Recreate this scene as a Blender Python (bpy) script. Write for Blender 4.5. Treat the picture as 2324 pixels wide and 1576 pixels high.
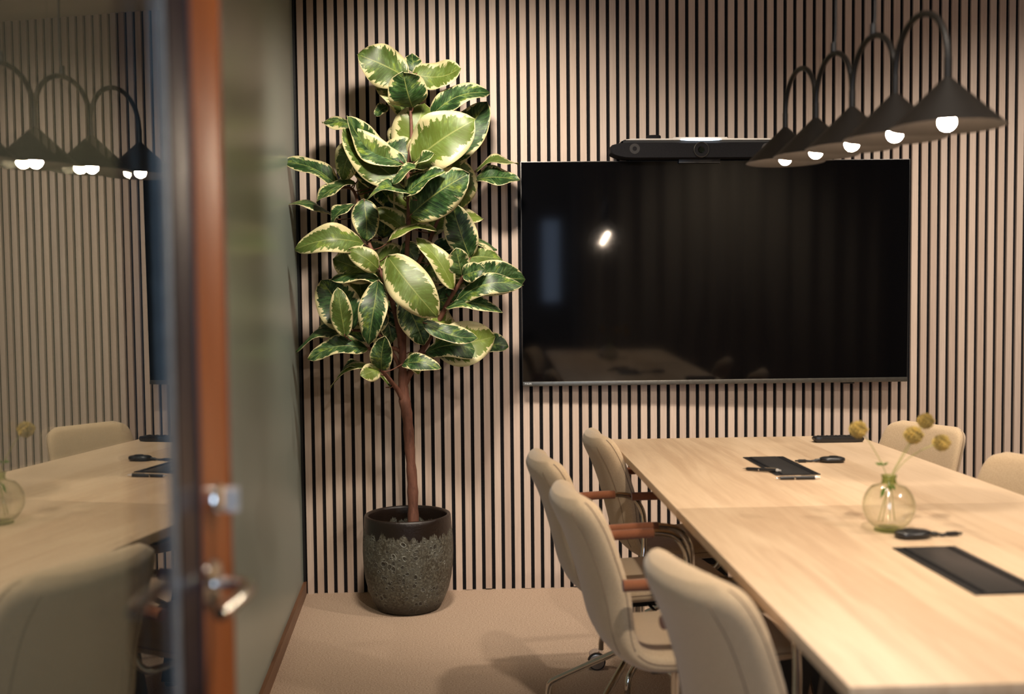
import bpy, bmesh, math, random
from mathutils import Vector, Matrix

PI = math.pi
random.seed(7)
for o in list(bpy.data.objects):
    bpy.data.objects.remove(o)
scene = bpy.context.scene
COL = scene.collection

# ------------------------------------------------------------------ camera
F_PX = 2363.44
CAM = Vector((0.63268552, -4.19491121, 1.19195541))
RIGHT = Vector((0.99873835, -0.04909359, -0.01056068))
DOWN = Vector((-0.01289177, -0.04741109, -0.99879227))
FWD = Vector((0.0485336, 0.99766829, -0.04798418))
cam_data = bpy.data.cameras.new('camera')
cam_data.sensor_width = 36.0
cam_data.lens = F_PX / 2324 * 36.0
cam_data.clip_start = 0.02
cam_data.dof.use_dof = True
cam_data.dof.focus_distance = 3.75
cam_data.dof.aperture_fstop = 2.8
cam = bpy.data.objects.new('camera', cam_data)
COL.objects.link(cam)
m = Matrix.Identity(4)
for i in range(3):
    m[i][0] = RIGHT[i]; m[i][1] = -DOWN[i]; m[i][2] = -FWD[i]; m[i][3] = CAM[i]
cam.matrix_world = m
scene.camera = cam

# ------------------------------------------------------------------ view, world, lamps of the room
vs = scene.view_settings
scene.display_settings.display_device = 'sRGB'
vs.view_transform = 'Standard'; vs.look = 'None'; vs.gamma = 1.0; vs.use_curve_mapping = False
vs.exposure = 0.0
scene.cycles.use_denoising = True
scene.cycles.max_bounces = 10
scene.cycles.transparent_max_bounces = 12
scene.cycles.caustics_reflective = False
scene.cycles.caustics_refractive = False
scene.cycles.sample_clamp_indirect = 15.0
world = bpy.data.worlds.new('world'); scene.world = world
world.use_nodes = True
world.node_tree.nodes['Background'].inputs[0].default_value = (0.55, 0.62, 0.75, 1)
world.node_tree.nodes['Background'].inputs[1].default_value = 0.05

CEIL = 2.44
WARM = (1.0, 0.88, 0.74)
def spot(name, loc, aim, power, angle=95, blend=0.7, size=0.035, color=WARM):
    l = bpy.data.lights.new(name, 'SPOT'); l.energy = power; l.spot_size = math.radians(angle)
    l.spot_blend = blend; l.shadow_soft_size = size; l.color = color
    o = bpy.data.objects.new(name, l); COL.objects.link(o); o.location = loc
    o.rotation_euler = (Vector(aim) - Vector(loc)).to_track_quat('-Z', 'Y').to_euler()
    return o
spot('downlight_plant', (0.60, -1.25, CEIL - .02), (0.66, -0.20, 1.50), 270, 94, 1, .13)
spot('downlight_screen', (1.95, -1.25, CEIL - .02), (1.95, -0.62, 0.7), 105, 118, 1)
spot('downlight_corner', (3.05, -1.15, CEIL - .02), (2.95, -0.3, 0.95), 95, 112, 1)
spot('downlight_entrance', (1.05, -3.30, CEIL - .02), (0.95, -2.15, 0.0), 135, 104, 1)
spot('downlight_back', (2.7, -3.3, CEIL - .02), (2.3, -2.2, 0.3), 120, 106, 1)
spot('curtain_fill', (2.5, -3.45, CEIL - .02), (2.5, -4.15, 1.2), 60, 120, 1)  # added fill lamp, brightens the curtain for its reflection in the screen
al = bpy.data.lights.new('corridor_daylight', 'AREA'); al.energy = 30; al.size = 0.5; al.size_y = 1.6; al.shape = 'RECTANGLE'
al.color = (0.62, 0.78, 1.0)
alo = bpy.data.objects.new('corridor_daylight', al); COL.objects.link(alo); alo.location = (0.30, -5.6, 1.4)
alo.rotation_euler = (PI / 2, 0, 0)

# ------------------------------------------------------------------ material helpers
MATS = {}
def newmat(name):
    mt = bpy.data.materials.new(name); mt.use_nodes = True
    nt = mt.node_tree; b = nt.nodes['Principled BSDF']; MATS[name] = mt
    return mt, nt, b
def N(nt, typ, **kw):
    n = nt.nodes.new(typ)
    for k, v in kw.items():
        if k == 'inp':
            for i, val in v.items(): n.inputs[i].default_value = val
        else: setattr(n, k, v)
    return n
def ramp(nt, src, stops):
    r = nt.nodes.new('ShaderNodeValToRGB')
    el = r.color_ramp.elements
    el[0].position = stops[0][0]; el[0].color = (*stops[0][1], 1)
    el[1].position = stops[-1][0]; el[1].color = (*stops[-1][1], 1)
    for p_, c in stops[1:-1]:
        e = el.new(p_); e.color = (*c, 1)
    nt.links.new(src, r.inputs[0]); return r
def mapping(nt, scale=(1, 1, 1), loc=(0, 0, 0), coord='Object'):
    tc = nt.nodes.new('ShaderNodeTexCoord'); mp = nt.nodes.new('ShaderNodeMapping')
    mp.inputs['Scale'].default_value = scale; mp.inputs['Location'].default_value = loc
    nt.links.new(tc.outputs[coord], mp.inputs[0]); return mp.outputs[0]
def noise(nt, vec, scale, detail=4, rough=.55, dist=0):
    n = N(nt, 'ShaderNodeTexNoise', inp={'Scale': scale, 'Detail': detail, 'Roughness': rough, 'Distortion': dist})
    nt.links.new(vec, n.inputs['Vector']); return n.outputs[0]
def mixc(nt, fac, a, b, mode='MIX'):
    n = nt.nodes.new('ShaderNodeMix'); n.data_type = 'RGBA'; n.blend_type = mode
    for sock, v in ((n.inputs[0], fac), (n.inputs[6], a), (n.inputs[7], b)):
        if hasattr(v, 'links'): nt.links.new(v, sock)
        elif isinstance(v, tuple): sock.default_value = (*v, 1)
        else: sock.default_value = v
    return n.outputs[2]
def mth(nt, op, a, b=None):
    n = nt.nodes.new('ShaderNodeMath'); n.operation = op
    for i, v in enumerate((a, b)):
        if v is None: continue
        if hasattr(v, 'links'): nt.links.new(v, n.inputs[i])
        else: n.inputs[i].default_value = v
    return n.outputs[0]
def bump(nt, b, h, strength=.3, dist=.002):
    bp = N(nt, 'ShaderNodeBump', inp={'Strength': strength, 'Distance': dist})
    nt.links.new(h, bp.inputs['Height']); nt.links.new(bp.outputs[0], b.inputs['Normal'])
def plain(name, col, rough=.5, metal=0, spec=.5, emit=None, es=0, varied=.12):
    mt, nt, b = newmat(name)
    v = mapping(nt, (1, 1, 1)); n = noise(nt, v, 60, 3)
    c = ramp(nt, n, [(0.3, tuple(x * (1 - varied) for x in col)), (0.7, tuple(min(1, x * (1 + varied)) for x in col))])
    nt.links.new(c.outputs[0], b.inputs['Base Color'])
    b.inputs['Roughness'].default_value = rough; b.inputs['Metallic'].default_value = metal
    b.inputs['Specular IOR Level'].default_value = spec
    if emit:
        b.inputs['Emission Color'].default_value = (*emit, 1); b.inputs['Emission Strength'].default_value = es
    return mt

def wood_slat():
    mt, nt, b = newmat('pale_oak_slat')
    tc = nt.nodes.new('ShaderNodeTexCoord'); sep = nt.nodes.new('ShaderNodeSeparateXYZ')
    nt.links.new(tc.outputs['Object'], sep.inputs[0])
    idx = mth(nt, 'FLOOR', mth(nt, 'DIVIDE', sep.outputs[0], 0.04))
    wn = N(nt, 'ShaderNodeTexWhiteNoise', noise_dimensions='1D'); nt.links.new(idx, wn.inputs['W'])
    base = ramp(nt, wn.outputs[0], [(0, (.50, .385, .315)), (.35, (.60, .475, .39)), (.7, (.56, .455, .39)), (1, (.66, .52, .42))])
    v = mapping(nt, (90, 90, 1.6)); n1 = noise(nt, v, 3.2, 5, .6, 1.2)
    g = ramp(nt, n1, [(.3, (.82, .80, .78)), (.7, (1.06, 1.05, 1.04))])
    c = mixc(nt, 1.0, base.outputs[0], g.outputs[0], 'MULTIPLY')
    nt.links.new(c, b.inputs['Base Color']); b.inputs['Roughness'].default_value = .55
    bump(nt, b, n1, .25, .001)
    return mt
def felt():
    mt, nt, b = newmat('black_felt')
    v = mapping(nt); n = noise(nt, v, 260, 3)
    c = ramp(nt, n, [(.35, (.006, .006, .007)), (.7, (.018, .017, .018))])
    nt.links.new(c.outputs[0], b.inputs['Base Color']); b.inputs['Roughness'].default_value = .95
    b.inputs['Specular IOR Level'].default_value = .1
    return mt
def table_wood():
    mt, nt, b = newmat('light_birch_table')
    tc = nt.nodes.new('ShaderNodeTexCoord'); sep = nt.nodes.new('ShaderNodeSeparateXYZ')
    nt.links.new(tc.outputs['Object'], sep.inputs[0])
    idx = mth(nt, 'FLOOR', mth(nt, 'DIVIDE', sep.outputs[0], 0.098))
    wn = N(nt, 'ShaderNodeTexWhiteNoise', noise_dimensions='1D'); nt.links.new(idx, wn.inputs['W'])
    v = mapping(nt, (16, 1.5, 4)); n0 = noise(nt, v, 1.0, 5, .6, 1.5)
    n1 = noise(nt, mapping(nt, (150, 5, 10)), 1.6, 4, .6, .8)
    base = ramp(nt, mth(nt, 'ADD', mth(nt, 'MULTIPLY', wn.outputs[0], .40), mth(nt, 'MULTIPLY', mth(nt, 'SUBTRACT', n0, .12), .95)),
                [(.3, (.56, .39, .25)), (.5, (.66, .485, .32)), (.75, (.72, .54, .37))])
    g = ramp(nt, n1, [(.3, (.93, .91, .88)), (.7, (1.03, 1.03, 1.03))])
    c = mixc(nt, 1.0, base.outputs[0], g.outputs[0], 'MULTIPLY')
    nt.links.new(c, b.inputs['Base Color']); b.inputs['Roughness'].default_value = .42
    b.inputs['Specular IOR Level'].default_value = .35
    return mt
def dark_wood(name, c1, c2, rough=.45, axis=(30, 2, 30)):
    mt, nt, b = newmat(name)
    n1 = noise(nt, mapping(nt, axis), 2.0, 5, .6, 1.0)
    c = ramp(nt, n1, [(.3, c1), (.7, c2)])
    nt.links.new(c.outputs[0], b.inputs['Base Color']); b.inputs['Roughness'].default_value = rough
    return mt
def fabric(name, c1, c2):
    mt, nt, b = newmat(name)
    n1 = noise(nt, mapping(nt, (1, 1, 1)), 420, 2, .7)
    n2 = noise(nt, mapping(nt, (1, 1, 1)), 7, 3, .5)
    c = ramp(nt, n1, [(.3, c1), (.7, c2)])
    c2_ = mixc(nt, mth(nt, 'MULTIPLY', n2, .25), c.outputs[0], tuple(x * .8 for x in c1))
    nt.links.new(c2_, b.inputs['Base Color']); b.inputs['Roughness'].default_value = .9
    b.inputs['Sheen Weight'].default_value = .25; b.inputs['Specular IOR Level'].default_value = .2
    bump(nt, b, n1, .35, .0008)
    return mt
def carpet():
    mt, nt, b = newmat('beige_loop_carpet')
    n1 = noise(nt, mapping(nt, (1, 1.4, 1)), 190, 3, .7)
    n2 = noise(nt, mapping(nt), 3, 3)
    c = ramp(nt, n1, [(.28, (.25, .165, .11)), (.5, (.50, .365, .265)), (.72, (.68, .53, .41))])
    cc = mixc(nt, mth(nt, 'MULTIPLY', n2, .2), c.outputs[0], (.36, .25, .17))
    nt.links.new(cc, b.inputs['Base Color']); b.inputs['Roughness'].default_value = .97
    b.inputs['Specular IOR Level'].default_value = .1
    bump(nt, b, n1, .8, .004)
    return mt
def glaze():
    mt, nt, b = newmat('volcanic_glaze')
    tc = nt.nodes.new('ShaderNodeTexCoord'); sep = nt.nodes.new('ShaderNodeSeparateXYZ')
    nt.links.new(tc.outputs['Object'], sep.inputs[0])
    v = mapping(nt)
    dn = noise(nt, v, 22, 3)
    dv = nt.nodes.new('ShaderNodeVectorMath'); dv.operation = 'MULTIPLY_ADD'
    nn = N(nt, 'ShaderNodeTexNoise', inp={'Scale': 14, 'Detail': 2}); nt.links.new(v, nn.inputs['Vector'])
    nt.links.new(nn.outputs[1], dv.inputs[0]); dv.inputs[1].default_value = (.035, .035, .035); nt.links.new(v, dv.inputs[2])
    def craters(scale, lo, w):
        vo = N(nt, 'ShaderNodeTexVoronoi', feature='F1', inp={'Scale': scale, 'Randomness': 1.0}); nt.links.new(dv.outputs[0], vo.inputs['Vector'])
        sc = nt.nodes.new('ShaderNodeSeparateColor'); nt.links.new(vo.outputs['Color'], sc.inputs[0])
        d = mth(nt, 'ADD', vo.outputs['Distance'], mth(nt, 'MULTIPLY', mth(nt, 'SUBTRACT', sc.outputs[0], .35), .42))
        ring = ramp(nt, d, [(lo, (0, 0, 0)), (lo + w, (1, 1, 1)), (lo + 2.6 * w, (0, 0, 0))])
        pit = ramp(nt, d, [(lo - .06, (1, 1, 1)), (lo + w * .5, (0, 0, 0))])
        return ring.outputs[0], pit.outputs[0]
    r1, q1 = craters(60, .30, .05); r2, q2 = craters(30, .24, .045)
    big = noise(nt, v, 9, 4, .65); mid = noise(nt, v, 17, 3, .6)
    patch = ramp(nt, big, [(.40, (0, 0, 0)), (.58, (1, 1, 1))]); patch2 = ramp(nt, mid, [(.48, (0, 0, 0)), (.60, (1, 1, 1))])
    fine = noise(nt, v, 110, 4, .75)
    base = ramp(nt, fine, [(.3, (.020, .016, .010)), (.48, (.050, .042, .028)), (.62, (.14, .135, .105))])
    ringf = mth(nt, 'MAXIMUM', mth(nt, 'MULTIPLY', r1, patch.outputs[0]), mth(nt, 'MULTIPLY', r2, patch2.outputs[0]))
    pitf = mth(nt, 'MAXIMUM', mth(nt, 'MULTIPLY', q1, patch.outputs[0]), mth(nt, 'MULTIPLY', q2, patch2.outputs[0]))
    cloud = mixc(nt, mth(nt, 'MULTIPLY', patch.outputs[0], .35), base.outputs[0], (.13, .14, .12))
    c = mixc(nt, mth(nt, 'MULTIPLY', ringf, mth(nt, 'MULTIPLY', fine, 1.25)), cloud, (.34, .36, .32))
    c = mixc(nt, mth(nt, 'MULTIPLY', pitf, .8), c, (.012, .009, .007))
    # dark glossy glaze that ran down from the rim in drips
    mpd = mapping(nt, (1, 1, .12)); drip = noise(nt, mpd, 34, 3, .6)
    h = mth(nt, 'ADD', sep.outputs[2], mth(nt, 'MULTIPLY', drip, .11))
    top = ramp(nt, h, [(.3575, (0, 0, 0)), (.3615, (1, 1, 1))])
    c = mixc(nt, top.outputs[0], c, (.012, .007, .005))
    low = ramp(nt, mth(nt, 'ADD', sep.outputs[2], mth(nt, 'MULTIPLY', big, .05)), [(.05, (1, 1, 1)), (.085, (0, 0, 0))])
    c = mixc(nt, mth(nt, 'MULTIPLY', low.outputs[0], .8), c, (.022, .017, .012))
    nt.links.new(c, b.inputs['Base Color'])
    r = mixc(nt, top.outputs[0], (.55, .55, .55), (.22, .22, .22)); nt.links.new(r, b.inputs['Roughness'])
    hh = mth(nt, 'SUBTRACT', mth(nt, 'MULTIPLY', ringf, .6), mth(nt, 'MULTIPLY', pitf, .8))
    hh = mth(nt, 'MULTIPLY', hh, mth(nt, 'SUBTRACT', 1.0, top.outputs[0]))
    hh = mth(nt, 'ADD', hh, mth(nt, 'MULTIPLY', fine, .5))
    bump(nt, b, hh, .8, .004)
    return mt
def leaf_mat():
    mt, nt, b = newmat('variegated_leaf')
    uv = N(nt, 'ShaderNodeUVMap', uv_map='UVMap'); sep = nt.nodes.new('ShaderNodeSeparateXYZ')
    nt.links.new(uv.outputs[0], sep.inputs[0])
    at = N(nt, 'ShaderNodeAttribute', attribute_name='leaf_id')
    u = mth(nt, 'SUBTRACT', mth(nt, 'MULTIPLY', sep.outputs[0], 2.0), 1.0); au = mth(nt, 'ABSOLUTE', u)
    side = mth(nt, 'SIGN', u)
    vv = mth(nt, 'SUBTRACT', sep.outputs[1], mth(nt, 'MULTIPLY', au, .16))     # runs along the side veins
    def streak(sv, su, off, sc=1.0):
        cb = nt.nodes.new('ShaderNodeCombineXYZ')
        nt.links.new(mth(nt, 'MULTIPLY', vv, sv), cb.inputs[0]); nt.links.new(mth(nt, 'MULTIPLY', au, su), cb.inputs[1])
        nt.links.new(mth(nt, 'ADD', mth(nt, 'MULTIPLY', at.outputs['Fac'], 37.0), mth(nt, 'MULTIPLY', side, 3.3 + off)), cb.inputs[2])
        return noise(nt, cb.outputs[0], sc, 4, .6)
    s1 = streak(18, 1.6, 0); s2 = streak(5, 1.2, 9); s3 = streak(42, 2.4, 4)
    idn = N(nt, 'ShaderNodeTexWhiteNoise', noise_dimensions='1D'); nt.links.new(at.outputs['Fac'], idn.inputs['W'])
    idr = idn.outputs[0]
    edge = mth(nt, 'ADD', au, mth(nt, 'MULTIPLY', mth(nt, 'SUBTRACT', s1, .5), 1.1))
    edge = mth(nt, 'ADD', edge, mth(nt, 'MULTIPLY', mth(nt, 'SUBTRACT', s2, .5), 1.0))
    edge = mth(nt, 'ADD', edge, mth(nt, 'MULTIPLY', mth(nt, 'SUBTRACT', idr, .5), .22))
    cream = ramp(nt, edge, [(.765, (0, 0, 0)), (.795, (1, 1, 1))])
    rim_ = ramp(nt, au, [(.93, (0, 0, 0)), (.955, (1, 1, 1))])
    cf = mth(nt, 'MAXIMUM', cream.outputs[0], rim_.outputs[0])
    g = ramp(nt, s2, [(.36, (.012, .038, .010)), (.47, (.026, .072, .014)), (.56, (.07, .13, .05)), (.66, (.17, .25, .035))])
    g2 = ramp(nt, s3, [(.36, (.42, .45, .45)), (.5, (.95, .95, .9)), (.64, (1.7, 1.65, 1.9))])
    green = mixc(nt, 1.0, g.outputs[0], g2.outputs[0], 'MULTIPLY')
    yl = mixc(nt, mth(nt, 'MULTIPLY', ramp(nt, idr, [(.4, (0, 0, 0)), (1, (1, 1, 1))]).outputs[0], .55), green, (.27, .34, .045))
    c = mixc(nt, cf, yl, (.66, .60, .33))
    vein = ramp(nt, au, [(.018, (1, 1, 1)), (.035, (0, 0, 0))])
    c = mixc(nt, mth(nt, 'MULTIPLY', vein.outputs[0], .8), c, (.30, .34, .10))
    sv = mth(nt, 'FRACT', mth(nt, 'MULTIPLY', vv, 9.0))
    svl = ramp(nt, sv, [(.0, (1, 1, 1)), (.05, (0, 0, 0))])
    c = mixc(nt, mth(nt, 'MULTIPLY', svl.outputs[0], .35), c, (.22, .28, .09))
    geo = nt.nodes.new('ShaderNodeNewGeometry')
    back = mixc(nt, .45, c, (.30, .27, .12))
    c = mixc(nt, geo.outputs['Backfacing'], c, back)
    nt.links.new(c, b.inputs['Base Color'])
    b.inputs['Roughness'].default_value = .44; b.inputs['Specular IOR Level'].default_value = .5
    bump(nt, b, mth(nt, 'ADD', mth(nt, 'MULTIPLY', sv, .7), mth(nt, 'MULTIPLY', s3, .5)), .35, .002)
    tr = nt.nodes.new('ShaderNodeBsdfTranslucent'); nt.links.new(mixc(nt, 1.0, c, (1.5, 1.4, .5), 'MULTIPLY'), tr.inputs[0])
    ms = nt.nodes.new('ShaderNodeMixShader'); ms.inputs[0].default_value = .22
    nt.links.new(b.outputs[0], ms.inputs[1]); nt.links.new(tr.outputs[0], ms.inputs[2])
    nt.links.new(ms.outputs[0], nt.nodes['Material Output'].inputs[0])
    return mt
def fresnel2(nt, ior):          # same reflectance from either side of a thin sheet
    ge = nt.nodes.new('ShaderNodeNewGeometry')
    v = mth(nt, 'ADD', ior, mth(nt, 'MULTIPLY', ge.outputs['Backfacing'], 1 / ior - ior))
    fr = nt.nodes.new('ShaderNodeFresnel'); nt.links.new(v, fr.inputs['IOR']); return fr
def pane_glass(name, tint, ior):
    mt, nt, b = newmat(name)
    nt.nodes.remove(b)
    fr = fresnel2(nt, ior)
    wob = noise(nt, mapping(nt), 1.3, 1)
    tr = nt.nodes.new('ShaderNodeBsdfTransparent')
    tr.inputs[0].default_value = (*tint, 1)
    gl = N(nt, 'ShaderNodeBsdfGlossy', inp={'Roughness': 0.0}); gl.inputs[0].default_value = (.97, .99, .95, 1)
    ms = nt.nodes.new('ShaderNodeMixShader')
    nt.links.new(fr.outputs[0], ms.inputs[0]); nt.links.new(tr.outputs[0], ms.inputs[1]); nt.links.new(gl.outputs[0], ms.inputs[2])
    nt.links.new(ms.outputs[0], nt.nodes['Material Output'].inputs[0])
    return mt
def vase_glass(stops):
    mt, nt, b = newmat('green_glass')
    nt.nodes.remove(b)
    lw = N(nt, 'ShaderNodeLayerWeight', inp={'Blend': .35})
    c = ramp(nt, lw.outputs['Facing'], stops)
    tr = nt.nodes.new('ShaderNodeBsdfTransparent'); nt.links.new(c.outputs[0], tr.inputs[0])
    fr = fresnel2(nt, 1.5); gl = N(nt, 'ShaderNodeBsdfGlossy', inp={'Roughness': 0.02})
    ms = nt.nodes.new('ShaderNodeMixShader'); nt.links.new(fr.outputs[0], ms.inputs[0])
    nt.links.new(tr.outputs[0], ms.inputs[1]); nt.links.new(gl.outputs[0], ms.inputs[2])
    nt.links.new(ms.outputs[0], nt.nodes['Material Output'].inputs[0])
    return mt
def emissive(name, col, strength):
    mt, nt, b = newmat(name)
    n = noise(nt, mapping(nt), 5, 1)
    c = ramp(nt, n, [(0, col), (1, col)])
    nt.links.new(c.outputs[0], b.inputs['Emission Color']); b.inputs['Emission Strength'].default_value = strength
    b.inputs['Base Color'].default_value = (.8, .8, .8, 1)
    return mt
def frosted():
    mt, nt, b = newmat('frosted_film_glass')
    n = noise(nt, mapping(nt), 1.1, 2)
    c = ramp(nt, n, [(.3, (.25, .30, .265)), (.7, (.28, .32, .285))])
    nt.links.new(c.outputs[0], b.inputs['Base Color'])
    b.inputs['Roughness'].default_value = .30; b.inputs['Specular IOR Level'].default_value = .5
    return mt

OAK = wood_slat(); FELT = felt(); TWOOD = table_wood(); CARPET = carpet(); GLAZE = glaze(); LEAF = leaf_mat()
FAB = fabric('beige_wool', (.46, .33, .20), (.62, .46, .29)); SEAM = fabric('seam_thread', (.20, .13, .08), (.25, .17, .10))
CHROME = plain('polished_chrome', (.62, .60, .57), .09, 1.0, varied=.03)
LEATHER = fabric('brown_leather_wrap', (.17, .055, .022), (.22, .08, .035))
TYRE = plain('black_rubber', (.015, .015, .015), .6)
DISC = plain('grey_wheel_disc', (.35, .30, .25), .3, .6)
BLACKM = plain('black_powder_coat', (.012, .012, .013), .4, .2)
SHADE = plain('dark_brown_lacquer', (.006, .0045, .0035), .5, .0, .35)
TVBLACK = plain('screen_glass', (.002, .002, .0025), .06, varied=.02)
TVBAR = plain('brushed_grey_bar', (.16, .15, .13), .35, .8)
SILVER = plain('satin_silver', (.75, .70, .64), .3, .5, varied=.04)
BARBLK = fabric('dark_grille_cloth', (.005, .005, .006), (.016, .015, .017)); BARBLK.node_tree.nodes['Principled BSDF'].inputs['Sheen Weight'].default_value = 0
PLASTIC = plain('black_plastic', (.012, .012, .013), .35)
GREYP = plain('dark_grey_plate', (.055, .052, .050), .32, .5)
STILE = dark_wood('red_brown_stile', (.24, .065, .014), (.33, .10, .025), .35, (30, 30, 1.5))
BASEW = dark_wood('walnut_base', (.10, .04, .018), (.19, .085, .04), .4, (30, 2, 30))
BAND = plain('dark_aubergine_band', (.018, .011, .018), .35)
BEAD = plain('blue_lit_bead', (.30, .37, .46), .42, .7)  # blue of the reflected daylight is put into the metal's colour
BARK = dark_wood('brown_bark', (.085, .028, .016), (.18, .075, .045), .7, (40, 40, 9))
SOIL = dark_wood('potting_soil', (.02, .014, .008), (.07, .055, .03), .95, (30, 30, 30))
CEILM = plain('ceiling_paint', (.52, .50, .45), .9, varied=.03)
WALLM = plain('grey_wall_paint', (.16, .145, .125), .9, varied=.03)
CURT = fabric('brown_grey_curtain', (.36, .31, .24), (.44, .39, .31))
VASEM = vase_glass([(.0, (.992, .994, .975)), (.5, (.975, .98, .94)), (.82, (.86, .90, .78)), (1, (.16, .22, .10))])
VASED = vase_glass([(.0, (.78, .84, .64)), (.5, (.62, .70, .46)), (1, (.10, .15, .06))])
FROST = frosted()
PANE = pane_glass('door_pane_glass', (.60, .60, .57), 3.5)
BULB = emissive('lit_bulb', (1.0, .80, .60), 500)
LED = emissive('led_strip', (.72, .86, 1.0), 6)
STEMG = plain('dry_green_stem', (.30, .28, .09), .7)
LEAFG = plain('fresh_green', (.12, .24, .04), .5)
SEEDH = plain('straw_seed_head', (.50, .36, .10), .8, varied=.4)
SEEDC = plain('green_seed_core', (.16, .15, .06), .8, varied=.4)
WHITE = plain('white_print', (.8, .8, .8), .5)
LENS = plain('lens_glass', (.006, .008, .006), .05)
DAY = emissive('daylight_strip', (.50, .68, 1.0), 1.3)

# ------------------------------------------------------------------ mesh helpers
def link(name, bm, mat, parent=None, smooth=True, auto=None):
    me = bpy.data.meshes.new(name)
    bmesh.ops.recalc_face_normals(bm, faces=bm.faces)
    bm.to_mesh(me); bm.free()
    for mm in (mat if isinstance(mat, (list, tuple)) else [mat]): me.materials.append(mm)
    if smooth:
        for p_ in me.polygons: p_.use_smooth = True
        if auto is not None:
            me.set_sharp_from_angle(angle=math.radians(auto))
    o = bpy.data.objects.new(name, me); COL.objects.link(o)
    if parent: o.parent = parent
    return o
def thing(name, label, cat, loc=(0, 0, 0), rz=0, group=None):
    o = bpy.data.objects.new(name, None); COL.objects.link(o); o.location = loc; o.rotation_euler = (0, 0, rz)
    o.empty_display_size = .05
    o['label'] = label; o['category'] = cat
    if group: o['group'] = group
    return o
def tag(o, label, cat, group=None):
    o['label'] = label; o['category'] = cat
    if group: o['group'] = group
    return o
def struct(o, label=None):
    o['kind'] = 'structure'
    if label: o['label'] = label
    return o
def BM(): return bmesh.new()
def box(bm, lo, hi, bev=0, seg=2, mi=0, rot=None):
    r = bmesh.ops.create_cube(bm, size=1)
    vs_ = r['verts']
    c = [(a + b) / 2 for a, b in zip(lo, hi)]; s = [abs(b - a) for a, b in zip(lo, hi)]
    for v in vs_: v.co = Vector((v.co.x * s[0], v.co.y * s[1], v.co.z * s[2]))
    if bev:
        es = list({e for v in vs_ for e in v.link_edges})
        rr = bmesh.ops.bevel(bm, geom=es, offset=bev, segments=seg, affect='EDGES', profile=.6)
        vs_ = list({v for f in rr['faces'] for v in f.verts} | {v for v in vs_ if v.is_valid})
        fs = set()
        for v in vs_: fs.update(v.link_faces)
        vs_ = list({v for f in fs for v in f.verts})
    for v in vs_:
        p_ = v.co.copy()
        if rot: p_ = rot @ p_
        v.co = p_ + Vector(c)
    for f in {f for v in vs_ for f in v.link_faces}: f.material_index = mi
    return vs_
def ring_frame(t, prev=None):
    t = t.normalized()
    a = prev if prev is not None else (Vector((0, 0, 1)) if abs(t.z) < .9 else Vector((1, 0, 0)))
    n = (a - t * a.dot(t))
    if n.length < 1e-5: n = Vector((1, 0, 0)) - t * t.x
    n.normalize(); return n, t.cross(n)
def smooth_path(pts, n=6):
    pts = [Vector(p_) for p_ in pts]; out = []
    for i in range(len(pts) - 1):
        p0 = pts[max(i - 1, 0)]; p1 = pts[i]; p2 = pts[i + 1]; p3 = pts[min(i + 2, len(pts) - 1)]
        for k in range(n):
            t = k / n
            out.append(.5 * ((2 * p1) + (p2 - p0) * t + (2 * p0 - 5 * p1 + 4 * p2 - p3) * t * t + (-p0 + 3 * p1 - 3 * p2 + p3) * t ** 3))
    out.append(pts[-1]); return out
def tube(bm, pts, rad, seg=10, cap=True, mi=0):
    pts = [Vector(p_) for p_ in pts]; rings = []; prev = None
    for i, p_ in enumerate(pts):
        t = (pts[min(i + 1, len(pts) - 1)] - pts[max(i - 1, 0)])
        n, bn = ring_frame(t, prev); prev = n
        r = rad[i] if isinstance(rad, (list, tuple)) else rad
        rings.append([bm.verts.new(p_ + (n * math.cos(a) + bn * math.sin(a)) * r) for a in [2 * PI * k / seg for k in range(seg)]])
    for a, b in zip(rings, rings[1:]):
        for k in range(seg):
            f = bm.faces.new((a[k], a[(k + 1) % seg], b[(k + 1) % seg], b[k])); f.material_index = mi
    if cap:
        bm.faces.new(rings[0][::-1]).material_index = mi; bm.faces.new(rings[-1]).material_index = mi
    return rings
def lathe(bm, prof, seg=48, origin=(0, 0, 0), axis='z', mi=0, closed=False):
    o = Vector(origin); rings = []
    for r, h in prof:
        ring = []
        if r < 1e-6:
            co = Vector((0, 0, h))
            ring = [co]
        else:
            ring = [Vector((r * math.cos(2 * PI * k / seg), r * math.sin(2 * PI * k / seg), h)) for k in range(seg)]
        conv = []
        for c in ring:
            if axis == 'y': c = Vector((c.x, c.z, c.y))
            if axis == 'x': c = Vector((c.z, c.x, c.y))
            conv.append(bm.verts.new(o + c))
        rings.append(conv)
    pairs = list(zip(rings, rings[1:]))
    if closed: pairs.append((rings[-1], rings[0]))
    for a, b in pairs:
        for k in range(seg):
            k2 = (k + 1) % seg
            if len(a) == 1 and len(b) == 1: continue
            if len(a) == 1: f = bm.faces.new((a[0], b[k2], b[k]))
            elif len(b) == 1: f = bm.faces.new((a[k], a[k2], b[0]))
            else: f = bm.faces.new((a[k], a[k2], b[k2], b[k]))
            f.material_index = mi
    return rings
def loft(bm, rings, cap=True):
    R_ = [[bm.verts.new(p_) for p_ in r] for r in rings]; n = len(R_[0])
    for a, b in zip(R_, R_[1:]):
        for k in range(n): bm.faces.new((a[k], a[(k + 1) % n], b[(k + 1) % n], b[k]))
    if cap: bm.faces.new(R_[0][::-1]); bm.faces.new(R_[-1])
    return R_
def children_of(o): return list(o.children)
def copy_tree(o, parent=None):
    c = o.copy(); COL.objects.link(c); c.parent = parent
    for ch in children_of(o): copy_tree(ch, c)
    return c

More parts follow.
